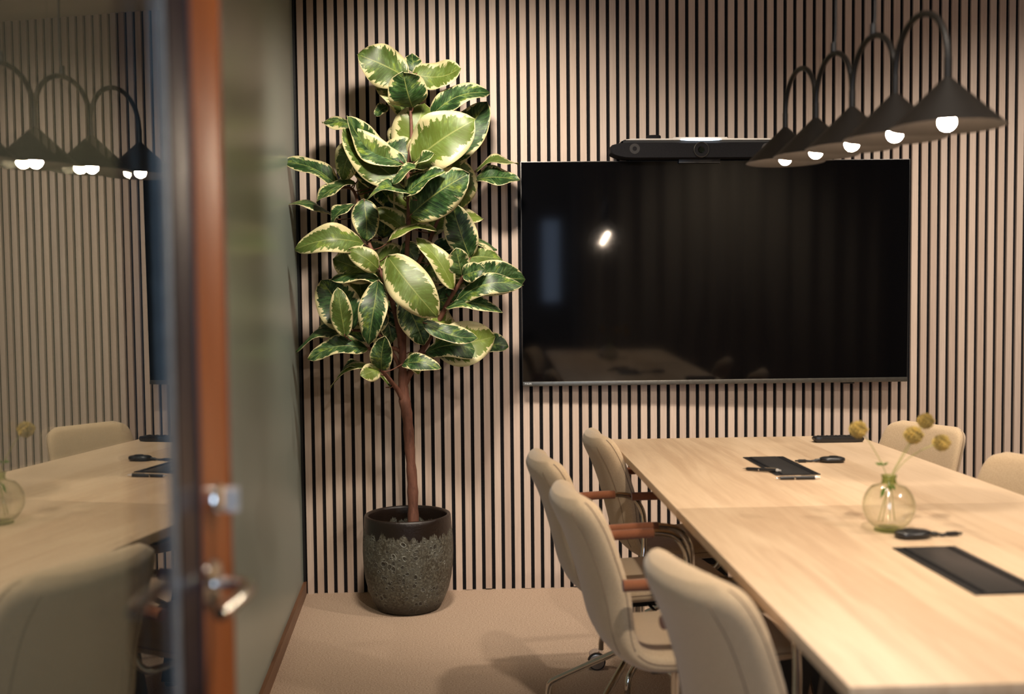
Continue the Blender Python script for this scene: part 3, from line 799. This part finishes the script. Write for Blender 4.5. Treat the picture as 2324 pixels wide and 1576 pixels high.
def build_chair(label, loc, rz):
    ch = thing('conference_chair', label, 'chair', loc, rz, 'beige conference chairs around the table')
    S4 = ssmooth(PROF, 3)
    tans = []
    for i in range(len(S4)):
        a = S4[max(i - 1, 0)]; b_ = S4[min(i + 1, len(S4) - 1)]; tans.append(Vector((a[0] - b_[0], 0, a[1] - b_[1])).normalized() * -1)
    # tangent runs from the seat front to the top of the back
    secs = []
    for p_, t in zip(S4, tans):
        frac = min(1, max(0, (p_[1] - .45) / .14))
        nrm_t = Vector((t.x, 0, t.z))
        tt = Vector((-nrm_t.z, 0, nrm_t.x))
        # make the normal face up on the seat and forward on the back
        n_ = Vector((t.z, 0, -t.x))
        hw, th = p_[2], p_[3] / 2; ring = []
        for k in range(44):
            a = 2 * PI * k / 44; c, s = math.cos(a), math.sin(a)
            yy = hw * math.copysign(abs(c) ** .42, c); nn_ = th * math.copysign(abs(s) ** .60, s)
            wrap = (.026 * frac + .006) * (abs(yy) / .156) ** 2.2
            puff = .006 * (1 - (yy / hw) ** 2) * s
            ring.append(Vector((p_[0], yy, p_[1])) + n_ * (nn_ + wrap + puff))
        secs.append(ring)
    cut = 21
    bm = BM(); loft(bm, secs[:cut + 1]); seat = link('seat', bm, FAB, ch, auto=75)
    bm = BM(); loft(bm, secs[cut:]); back = link('backrest', bm, FAB, ch, auto=75)
    # seams: one around the side of the shell, two down the rear of the back
    for k in (0, 22, 29, 37):
        bm = BM(); tube(bm, [s_[k] for s_ in secs[cut + 1:(-2 if k < 25 else -4)]], .0012, 6); link('seam', bm, SEAM, back)
    for k in (0, 22):
        bm = BM(); tube(bm, [s_[k] for s_ in secs[2:cut + 1]], .0012, 6); link('seam', bm, SEAM, seat)
    # under-seat plate
    bm = BM(); box(bm, (-.09, -.075, .405), (.11, .075, .4225), .004); box(bm, (-.02, -.03, .385), (.05, .03, .406), .004); link('seat_mechanism', bm, BLACKM, ch, auto=40)
    bm = BM(); tube(bm, [(.02, -.03, .398), (.02, -.13, .398), (.02, -.145, .396)], .004, 8); link('lever', bm, PLASTIC, ch, auto=50)
    for sy in (-1, 1):
        bm = BM()
        pth = smooth_path([(.03, sy * .05, .414), (.05, sy * .155, .414), (.066, sy * .186, .424), (.080, sy * .200, .47), (.083, sy * .205, .54), (.076, sy * .207, .590), (.050, sy * .208, .624), (.010, sy * .208, .635), (-.04, sy * .208, .635), (-.12, sy * .207, .633), (-.160, sy * .205, .632), (-.178, sy * .203, .632)], 6)
        tube(bm, pth, .0082, 12); arm = link('armrest', bm, CHROME, ch, auto=60)
        bm = BM(); tube(bm, smooth_path([(-.002, sy * .208, .635), (-.04, sy * .208, .635), (-.12, sy * .207, .633), (-.184, sy * .203, .632)], 6), .0118, 14); link('arm_wrap', bm, LEATHER, arm, auto=60)['label'] = 'brown leather wrap'
    # base of four bent chrome tubes with casters
    bm = BM(); tube(bm, [(0, 0, .26), (0, 0, .386)], .013, 16); link('column', bm, CHROME, ch, auto=50)
    bm = BM(); lathe(bm, [(0, .255), (.026, .255), (.028, .262), (.028, .275), (.022, .281), (0, .281)], 24); link('hub', bm, BLACKM, ch, auto=40)
    for k in range(4):
        a = PI / 4 + k * PI / 2; d = Vector((math.cos(a), math.sin(a), 0))
        bm = BM()
        pth = smooth_path([d * .017 + Vector((0, 0, .384)), d * .018 + Vector((0, 0, .31)), d * .026 + Vector((0, 0, .272)), d * .055 + Vector((0, 0, .248)), d * .15 + Vector((0, 0, .192)), d * .245 + Vector((0, 0, .136)), d * .272 + Vector((0, 0, .115)), d * .280 + Vector((0, 0, .088)), d * .281 + Vector((0, 0, .062))], 6)
        tube(bm, pth, .0088, 12); leg = link('leg', bm, CHROME, ch, auto=60)
        e = d * .281
        sw = (.25, 3.0, 3.35, -.2)[k]
        rotm = Matrix.Rotation(sw, 3, 'Z')
        def W(v): return e + rotm @ Vector(v)
        for sy in (-.010, .010):
            seg = 28; sg = 1 if sy > 0 else -1; bm = BM()
            rings = [[W((.014 + r_ * math.cos(2 * PI * j / seg), sy + yy, .028 + r_ * math.sin(2 * PI * j / seg))) for j in range(seg)] for r_, yy in ((.0255, -.008), (.028, -.0055), (.028, .0055), (.0255, .008))]
            loft(bm, rings)
            nf = len(bm.faces)
            rings = [[W((.014 + r_ * math.cos(2 * PI * j / seg), sy + sg * yy, .028 + r_ * math.sin(2 * PI * j / seg))) for j in range(seg)] for r_, yy in ((.0235, .004), (.0235, .0085), (.020, .0095))]
            loft(bm, rings)
            bm.faces.ensure_lookup_table()
            for f in bm.faces[nf:]: f.material_index = 1
            link('wheel', bm, [TYRE, DISC], leg, auto=40)
        bm = BM(); seg = 12; rings = []
        for j in range(seg + 1):
            q = math.radians(15 + 150 * j / seg)
            rings.append([W((.014 + .0315 * math.cos(q), yy, .028 + .0315 * math.sin(q))) for yy in (-.019, .019)] + [W((.014 + .029 * math.cos(q), yy, .028 + .029 * math.sin(q))) for yy in (.019, -.019)])
        loft(bm, rings); link('caster_hood', bm, CHROME, leg, auto=50)
    return ch
CH = [
    ('beige high-backed chair at the far left corner of the table, nearest the slatted wall', (1.275, -1.12), 3),
    ('beige chair second from the wall on the left side of the table, pulled out farthest', (1.08, -1.52), 6),
    ('beige chair third from the wall on the left side of the table, overlapping the second', (1.10, -2.00), 6),
    ('beige chair nearest the viewer on the left side of the table, its back towards us', (1.20, -2.60), 15),
    ('beige chair across the table facing the viewer behind the seed heads', (1.845, -1.17), -156),
    ('beige chair cut by the right edge of the picture, across the table', (1.81, -1.83), -160),
]
chair0 = build_chair(CH[0][0], (*CH[0][1], 0), math.radians(CH[0][2]))
for lab, (x, y), a in CH[1:]:
    c = copy_tree(chair0); c.location = (x, y, 0); c.rotation_euler = (0, 0, math.radians(a)); c['label'] = lab

# ------------------------------------------------------------------ pendant lamp: five shades on bent tubes
LA = Vector((1.384, -1.81, 0)); LB = Vector((1.420, -2.536, 0))
pl = thing('pendant_lamp', 'black pendant lamp of five cone shades joined by arched tubes, hung over the table', 'lamp', (1.402, -2.173, 1.46))
def bulbz(t): return 1.497 + (1.460 - 1.497) * t
org = Vector(pl.location)
apex = []
for i in range(5):
    t = i / 4; c = LA.lerp(LB, t); zr = bulbz(t) - .002; c.z = 0
    R1 = .089; H = .078
    za = zr + H
    bm = BM()
    lathe(bm, [(.0065, za + .002), (.008, za), (R1 - .001, zr + .001), (R1, zr), (R1 - .0012, zr + .0002), (.0105, za - .006), (.0, za - .006), (0, za + .002)], 64, c - org)
    sh = link('shade', bm, SHADE, pl, auto=40)
    bm = BM(); lathe(bm, [(0, za - .006), (.011, za - .006), (.011, zr + .036), (.008, zr + .031), (0, zr + .031)], 24, c - org); link('socket', bm, BLACKM, sh, auto=40)
    bm = BM(); r_ = .0138; zc = zr + .0085
    pr_ = [(0, zc - r_)] + [(r_ * math.sin(math.radians(q)), zc - r_ * math.cos(math.radians(q))) for q in range(15, 151, 15)] + [(0.006, zr + .032), (0, zr + .032)]
    lathe(bm, pr_, 28, c - org); link('bulb', bm, BULB, sh)['label'] = 'lit round bulb'
    apex.append(c + Vector((0, 0, za)))
d_ = (LB - LA).normalized()
for i in range(5):
    bm = BM(); a = apex[i] - org
    tube(bm, [a + Vector((0, 0, -.002)), a + Vector((0, 0, .034))], .0062, 14); link('stem', bm, SHADE, pl, auto=50)
arch_top = []
for i in range(4):
    a = apex[i] + Vector((0, 0, .030)); b_ = apex[i + 1] + Vector((0, 0, .030)); mid = (a + b_) / 2; r_ = (a - b_).length / 2
    pts = []
    for k in range(25):
        q = PI * k / 24
        pts.append(mid + (a - mid) * math.cos(q) + Vector((0, 0, 1)) * r_ * 1.0 * math.sin(q) ** .92 - org)
    bm = BM(); tube(bm, pts, .0054, 14); link('arch', bm, SHADE, pl, auto=60); arch_top.append(mid + Vector((0, 0, r_)))
for i in (1, 2):
    tp = arch_top[i]
    bm = BM(); tube(bm, [tp - org + Vector((0, 0, -.002)), tp - org + Vector((0, 0, .022))], [.0065, .0055], 12); cr = link('cord_clamp', bm, BLACKM, pl, auto=50)
    top_ = Vector((1.402 + (.006 if i == 1 else -.002), tp.y + (.01 if i == 1 else -.01), CEIL)) - org
    lo_ = tp - org + Vector((0, 0, .020))
    bm = BM(); tube(bm, smooth_path([lo_, lo_.lerp(top_, .06) + Vector((.004, 0, 0)), lo_.lerp(top_, .5), top_], 5), .0024, 8); link('cord', bm, BLACKM, cr, auto=60)
bm = BM(); lathe(bm, [(0, CEIL - .03), (.055, CEIL - .03), (.06, CEIL - .025), (.06, CEIL - .0005), (0, CEIL - .0005)], 40, Vector((1.404, -2.17, 0)) - org); link('ceiling_rose', bm, SHADE, pl, auto=40)

# ------------------------------------------------------------------ pot and rubber plant
PXc, PYc = .418, -.212
pot = thing('glazed_plant_pot', 'round dark crater-glazed ceramic pot on the carpet by the slatted wall', 'plant pot', (PXc, PYc, 0))
po = [(0, 0), (.110, 0), (.122, .006), (.137, .035), (.154, .075), (.166, .125), (.1715, .175), (.1735, .225), (.172, .275), (.1685, .315), (.1665, .345), (.1655, .358), (.163, .3635), (.158, .3655), (.152, .3635), (.149, .356),
      (.152, .32), (.156, .28), (.157, .24), (0, .24)]
bm = BM(); lathe(bm, po, 96); link('body', bm, GLAZE, pot, auto=60)
bm = BM(); lathe(bm, [(0, .262), (.08, .262), (.1555, .258), (.1555, .241), (0, .241)], 48); link('soil', bm, SOIL, pot, auto=60)
pt = thing('rubber_plant', 'tall rubber plant with cream-edged green leaves growing in the crater-glazed pot', 'plant', (PXc, PYc, .262))
PO = Vector(pt.location)
LEAVES = [
    (0.444,-0.24,2.014,0.265,-0.3,2.088,0.139,0,0.15), (0.465,-0.22,2.034,0.643,-0.27,2.046,0.103,12,-0.25), (0.467,-0.18,2.046,0.457,-0.15,2.126,0.057,10,0.1),
    (0.464,-0.27,1.897,0.436,-0.41,2.006,0.2,0,0.1), (0.429,-0.2,1.877,0.325,-0.16,2.03,0.093,20,0.25), (0.524,-0.2,1.877,0.752,-0.2,1.969,0.084,25,0.3),
    (0.451,-0.24,1.709,0.506,-0.21,1.928,0.175,0,0.1), (0.463,-0.32,1.689,0.694,-0.4,1.833,0.175,0,0.12), (0.562,-0.16,1.672,0.745,-0.12,1.947,0.142,10,0.15),
    (0.268,-0.2,1.818,0.116,-0.18,1.859,0.057,45,0.2), (0.431,-0.33,1.683,0.235,-0.41,1.848,0.097,30,-0.25), (0.43,-0.34,1.607,0.219,-0.4,1.802,0.142,5,-0.2),
    (0.273,-0.26,1.782,0.197,-0.26,1.636,0.095,10,0.3), (0.181,-0.22,1.611,-0.026,-0.24,1.705,0.066,40,0.2), (0.245,-0.26,1.623,0.105,-0.29,1.547,0.053,50,0.2),
    (0.173,-0.2,1.493,-0.034,-0.22,1.546,0.03,65,0.2), (0.465,-0.38,1.653,0.544,-0.43,1.709,0.038,60,0.1), (0.512,-0.38,1.665,0.395,-0.42,1.601,0.042,55,0.2),
    (0.45,-0.34,1.494,0.671,-0.42,1.639,0.146,0,0.12), (0.43,-0.38,1.555,0.581,-0.43,1.646,0.061,45,0.15), (0.478,-0.38,1.548,0.299,-0.41,1.549,0.045,55,0.35),
    (0.632,-0.2,1.717,0.638,-0.18,1.532,0.104,10,0.15), (0.694,-0.16,1.678,0.862,-0.16,1.701,0.041,60,0.2), (0.691,-0.18,1.642,0.864,-0.18,1.636,0.071,40,0.15),
    (0.28,-0.3,1.56,0.289,-0.3,1.404,0.088,15,0.1), (0.245,-0.28,1.539,0.157,-0.3,1.465,0.046,50,0.25), (0.279,-0.32,1.395,0.034,-0.37,1.373,0.097,15,0.3),
    (0.334,-0.34,1.298,0.227,-0.38,1.371,0.074,10,0.15), (0.325,-0.28,1.278,0.16,-0.28,1.341,0.109,0,0.15), (0.365,-0.32,1.394,0.546,-0.35,1.441,0.036,60,0.2),
    (0.368,-0.36,1.345,0.546,-0.4,1.122,0.138,0,0.15), (0.606,-0.32,1.221,0.473,-0.32,1.414,0.069,25,0.15), (0.67,-0.24,1.341,0.605,-0.24,1.544,0.107,0,0.12),
    (0.639,-0.3,1.268,0.616,-0.34,1.376,0.076,10,0.1), (0.642,-0.31,1.273,0.724,-0.35,1.297,0.066,10,0.2), (0.644,-0.24,1.258,0.877,-0.26,1.259,0.12,0,0.3),
    (0.615,-0.28,1.178,0.867,-0.31,1.235,0.073,25,0.3), (0.575,-0.28,1.154,0.789,-0.3,1.13,0.05,40,0.25), (0.227,-0.28,1.074,0.116,-0.28,1.262,0.142,0,0.12),
    (0.208,-0.36,1.054,0.187,-0.39,1.233,0.071,10,0.1), (0.331,-0.34,1.259,0.293,-0.37,1.024,0.091,10,0.15), (0.156,-0.2,1.089,0.085,-0.2,1.053,0.067,20,0.1),
    (0.351,-0.3,1.247,0.154,-0.32,1.258,0.043,55,0.2), (0.413,-0.28,1.194,0.492,-0.28,1.015,0.102,10,0.1), (0.339,-0.22,1.154,0.37,-0.22,1.023,0.067,10,0.1),
    (0.232,-0.24,1.029,0.012,-0.26,0.997,0.033,60,0.35), (0.287,-0.3,1.005,0.067,-0.33,0.97,0.066,35,0.25), (0.34,-0.38,0.928,0.359,-0.43,1.058,0.071,5,0.1),
    (0.333,-0.37,0.933,0.267,-0.42,0.912,0.068,5,0.1), (0.529,-0.26,1.003,0.761,-0.26,1.044,0.15,0,0.15), (0.493,-0.36,1.102,0.694,-0.41,1.044,0.061,30,-0.2),
    (0.496,-0.27,0.987,0.727,-0.27,0.971,0.08,25,0.35), (0.412,-0.34,0.947,0.559,-0.39,0.932,0.055,25,0.3), (0.363,-0.26,0.856,0.14,-0.27,0.86,0.023,70,0.5),
    (0.541,-0.18,1.373,0.774,-0.18,1.376,0.034,60,0.2), (0.567,-0.16,1.47,0.725,-0.16,1.494,0.054,45,0.15), (0.432,-0.26,1.444,0.318,-0.26,1.524,0.069,20,0.1),
    (0.423,-0.22,1.407,0.471,-0.22,1.317,0.073,15,0.1), (0.587,-0.2,1.252,0.49,-0.2,1.31,0.064,20,0.1), (0.269,-0.24,0.94,0.184,-0.26,0.925,0.027,60,0.2),
    (0.516,-0.16,1.44,0.577,-0.16,1.537,0.075,15,0.1), (0.398,-0.2,1.321,0.335,-0.2,1.208,0.077,15,0.1), (0.446,-0.16,1.254,0.49,-0.16,1.389,0.078,15,0.1),
    (0.385,-0.18,1.052,0.445,-0.18,1.17,0.085,15,0.1), (0.32,-0.2,1.622,0.393,-0.2,1.539,0.1,10,0.1), (0.259,-0.16,1.66,0.324,-0.16,1.542,0.101,15,0.1),
    (0.151,-0.18,1.173,0.116,-0.18,1.069,0.084,15,0.1), (0.436,-0.22,0.986,0.468,-0.22,0.901,0.044,15,0.2), (0.303,-0.2,1.121,0.351,-0.2,1.003,0.084,10,0.1),
    (0.56,-0.15,1.592,0.627,-0.15,1.491,0.085,20,0.1), (0.364,-0.16,1.927,0.313,-0.16,1.891,0.05,20,0.1), (0.444,-0.2,1.538,0.361,-0.2,1.589,0.084,20,0.2),
    (0.405,-0.225,1.619,0.319,-0.251,1.726,0.092,40,0.18241027733455045), (0.31,-0.188,1.607,0.226,-0.196,1.771,0.082,15,0.22403075185364107), (0.494,-0.176,1.607,0.392,-0.19,1.762,0.082,30,0.129015342702886),
    (0.357,-0.155,1.526,0.29,-0.132,1.681,0.104,0,0.22671838395951524), (0.561,-0.215,1.536,0.518,-0.228,1.677,0.088,30,0.10108170014866101), (0.457,-0.163,1.457,0.381,-0.182,1.609,0.091,40,0.18983687082849843),
    (0.339,-0.159,1.425,0.351,-0.186,1.558,0.091,0,0.16940046134555795), (0.524,-0.17,1.389,0.711,-0.191,1.341,0.101,15,0.10996577040790914), (0.275,-0.222,1.322,0.475,-0.225,1.316,0.093,30,0.19516482788159956),
    (0.388,-0.169,1.289,0.275,-0.183,1.401,0.107,15,0.11832181028768456), (0.49,-0.204,1.287,0.668,-0.229,1.272,0.081,30,0.2102316934710889), (0.556,-0.143,1.254,0.717,-0.127,1.23,0.091,40,0.2292059633247275),
    (0.353,-0.178,1.188,0.557,-0.155,1.205,0.083,30,0.12046564398338724), (0.258,-0.239,1.172,0.24,-0.266,1.347,0.09,15,0.15477862371177858), (0.437,-0.196,1.153,0.653,-0.214,1.209,0.098,15,0.11704273491278983),
    (0.315,-0.143,1.086,0.125,-0.137,1.16,0.1,40,0.1873997609120518), (0.42,-0.211,1.069,0.372,-0.181,1.194,0.106,15,0.17166429445345632), (0.521,-0.198,1.085,0.425,-0.213,1.213,0.082,40,0.22465706789760265),
    (0.287,-0.216,1.055,0.332,-0.233,1.178,0.088,15,0.1625702074204119), (0.587,-0.209,1.017,0.504,-0.232,1.146,0.108,40,0.24441328261154013), (0.207,-0.236,1.156,0.358,-0.243,1.279,0.101,40,0.13163819416976835),
    (0.574,-0.206,1.32,0.794,-0.197,1.336,0.109,30,0.22222392568736055), (0.397,-0.213,1.72,0.469,-0.188,1.873,0.1,40,0.11115708521598151), (0.316,-0.236,1.733,0.531,-0.212,1.699,0.099,15,0.21502304110884848),
    (0.563,-0.171,1.741,0.467,-0.173,1.895,0.107,40,0.2119741835486808), (0.638,-0.148,1.013,0.814,-0.177,1.003,0.082,30,0.11738349541550483), (0.2,-0.185,1.054,0.402,-0.162,1.103,0.108,15,0.12428522185029289),
    (0.471,-0.162,1.22,0.598,-0.137,1.361,0.099,40,0.10395901882535497),
]
STEMS = {
'trunk':[(0.439,-0.21,0.343,0.022),(0.438,-0.21,0.477,0.0195),(0.43,-0.21,0.613,0.0194),(0.423,-0.21,0.732,0.0202),(0.411,-0.21,0.817,0.0219),(0.408,-0.22,0.902,0.016),(0.411,-0.23,1.048,0.0134),(0.421,-0.24,1.22,0.0108),(0.433,-0.25,1.369,0.0091),(0.441,-0.26,1.484,0.0083),(0.443,-0.27,1.598,0.0074),(0.446,-0.27,1.696,0.0074),(0.457,-0.26,1.811,0.0058),(0.452,-0.25,1.927,0.0049),(0.445,-0.24,2.019,0.0033)],
'b1':[(0.419,-0.21,0.774,0.0118),(0.393,-0.23,0.836,0.0101),(0.362,-0.28,0.887,0.0083),(0.336,-0.36,0.933,0.0065)],
'b2':[(0.406,-0.22,1.003,0.0134),(0.391,-0.27,1.121,0.0107),(0.359,-0.3,1.237,0.009),(0.328,-0.3,1.311,0.0082),(0.299,-0.29,1.385,0.0082),(0.275,-0.27,1.451,0.0074),(0.257,-0.25,1.535,0.0066),(0.232,-0.24,1.602,0.0058),(0.181,-0.22,1.611,0.005)],
'b3':[(0.414,-0.21,0.867,0.0152),(0.461,-0.22,0.952,0.0126),(0.504,-0.22,1.027,0.0109),(0.556,-0.24,1.119,0.01),(0.59,-0.26,1.185,0.0083),(0.624,-0.28,1.238,0.0074),(0.641,-0.3,1.275,0.0057)],
'b4':[(0.431,-0.24,1.253,0.0083),(0.475,-0.22,1.328,0.0084),(0.517,-0.19,1.413,0.0076),(0.542,-0.17,1.473,0.0068),(0.577,-0.17,1.54,0.0059),(0.629,-0.18,1.623,0.0051),(0.663,-0.18,1.656,0.0042)],
'b5':[(0.401,-0.22,0.986,0.0101),(0.371,-0.24,1.004,0.0067),(0.284,-0.29,1.005,0.0058),(0.234,-0.26,1.037,0.005)],
'b6':[(0.396,-0.21,0.927,0.0084),(0.374,-0.22,0.978,0.0067),(0.322,-0.24,1.055,0.0058),(0.226,-0.27,1.074,0.005)],
'b7':[(0.442,-0.27,1.647,0.0066),(0.398,-0.24,1.675,0.005),(0.315,-0.22,1.752,0.0042),(0.268,-0.2,1.801,0.0042)],
'b8':[(0.448,-0.27,1.728,0.0066),(0.498,-0.22,1.768,0.005),(0.54,-0.2,1.837,0.005),(0.549,-0.2,1.877,0.0042)],
'b9':[(0.452,-0.22,0.942,0.0067),(0.496,-0.25,0.983,0.0058),(0.529,-0.26,1.0,0.005)],
}

for nm in STEMS:
    pts = STEMS[nm]
    P = smooth_path([Vector(p_[:3]) - PO for p_ in pts], 5)
    rr = []
    for i in range(len(pts) - 1):
        for k in range(5): rr.append(pts[i][3] + (pts[i + 1][3] - pts[i][3]) * k / 5)
    rr.append(pts[-1][3])
    rr = [r * (1 + .07 * math.sin(i * 2.1) + .05 * math.sin(i * 5.3)) for i, r in enumerate(rr)]
    if nm == 'trunk': P[0].z = -.003
    bm = BM(); tube(bm, P, rr, 14); link('trunk' if nm == 'trunk' else 'branch', bm, BARK, pt, auto=60)

bm = BM(); uvl = bm.loops.layers.uv.new('UVMap'); idl = bm.faces.layers.float.new('leaf_id_f')
NL, NW = 16, 10
pet = BM()
ids = []
VIEW = Vector((0.02, -1, .10)).normalized()
for li, (bx, by, bz, tx, ty, tz, w, roll, bend) in enumerate(LEAVES):
    b0 = Vector((bx, by, bz)) - PO; t0 = Vector((tx, ty, tz)) - PO
    d = t0 - b0; ln = d.length; d.normalize()
    n0 = VIEW - d * VIEW.dot(d); n0.normalize()
    # leaves look up to the light, so tilt the face upward when rolled
    s0 = d.cross(n0)
    up = 1 if (n0.cross(d)).z < 0 else -1
    q = Matrix.Rotation(math.radians(roll) * (1 if (Matrix.Rotation(math.radians(20), 3, d) @ n0).z > n0.z else -1), 3, d)
    n1 = q @ n0; s1_ = d.cross(n1)
    wt = w / max(.35, math.cos(math.radians(roll)))
    wt = min(wt, .135) if roll > 0 else min(wt, .19)
    wt = min(wt * 1.2, ln * .86)
    grid = []
    for i in range(NL + 1):
        v = i / NL
        prof_ = (math.sin(PI * min(1, v) ** .95) ** .54) * (1 - .10 * v)
        if v > .90: prof_ *= 1 - ((v - .90) / .10) ** 2 * .55
        if i == 0: prof_ = .06
        if i == NL: prof_ = .012
        cpos = b0 + d * ln * v + n1 * (bend * ln * (math.sin(PI * v) * .75))
        cpos += s1_ * (.03 * ln * math.sin(PI * v) * math.sin(li * 1.7))
        row = []
        for j in range(NW + 1):
            u = -1 + 2 * j / NW
            off = s1_ * (u * wt / 2 * prof_)
            fold = n1 * ((abs(u) ** 1.3) * wt * .10 * prof_ * (1.0 if li % 3 else -.5))
            wav = n1 * (.085 * wt * abs(u) * math.sin(v * 9 + li * 1.3 + (1.5 if u > 0 else 0)))
            row.append(bm.verts.new(cpos + off + fold + wav))
        grid.append(row)
    for i in range(NL):
        for j in range(NW):
            f = bm.faces.new((grid[i][j], grid[i][j + 1], grid[i + 1][j + 1], grid[i + 1][j])); f[idl] = (li * .618034) % 1
            for lp, (a, b_) in zip(f.loops, ((i, j), (i, j + 1), (i + 1, j + 1), (i + 1, j))): lp[uvl].uv = (b_ / NW, a / NL)
me = bpy.data.meshes.new('foliage')
bm.to_mesh(me); bm.free()
me.materials.append(LEAF)
src = me.attributes['leaf_id_f'] ; vals = [x.value for x in src.data]
at = me.attributes.new('leaf_id', 'FLOAT', 'FACE')
for x, v in zip(at.data, vals): x.value = v
for p_ in me.polygons: p_.use_smooth = True
fo = bpy.data.objects.new('foliage', me); COL.objects.link(fo); fo.parent = pt
sd = fo.modifiers.new('thickness', 'SOLIDIFY'); sd.thickness = .0009; sd.offset = 0
# short petioles from the nearest stem to each leaf base
allst = []
for nm in STEMS:
    pts = STEMS[nm]
    P = smooth_path([Vector(p_[:3]) - PO for p_ in pts], 5); allst += P
for (bx, by, bz, tx, ty, tz, w, roll, bend) in LEAVES:
    b0 = Vector((bx, by, bz)) - PO; t0 = Vector((tx, ty, tz)) - PO
    c = min(allst, key=lambda q: (q - b0).length + (.5 * max(0, q.z - b0.z)))
    mid_ = (c + b0) / 2 + Vector((0, 0, -.004))
    tube(pet, smooth_path([c, mid_, b0, b0 + (t0 - b0) * .08], 4), .0022, 8)
link('petioles', pet, BARK, pt, auto=60)['kind'] = 'stuff'
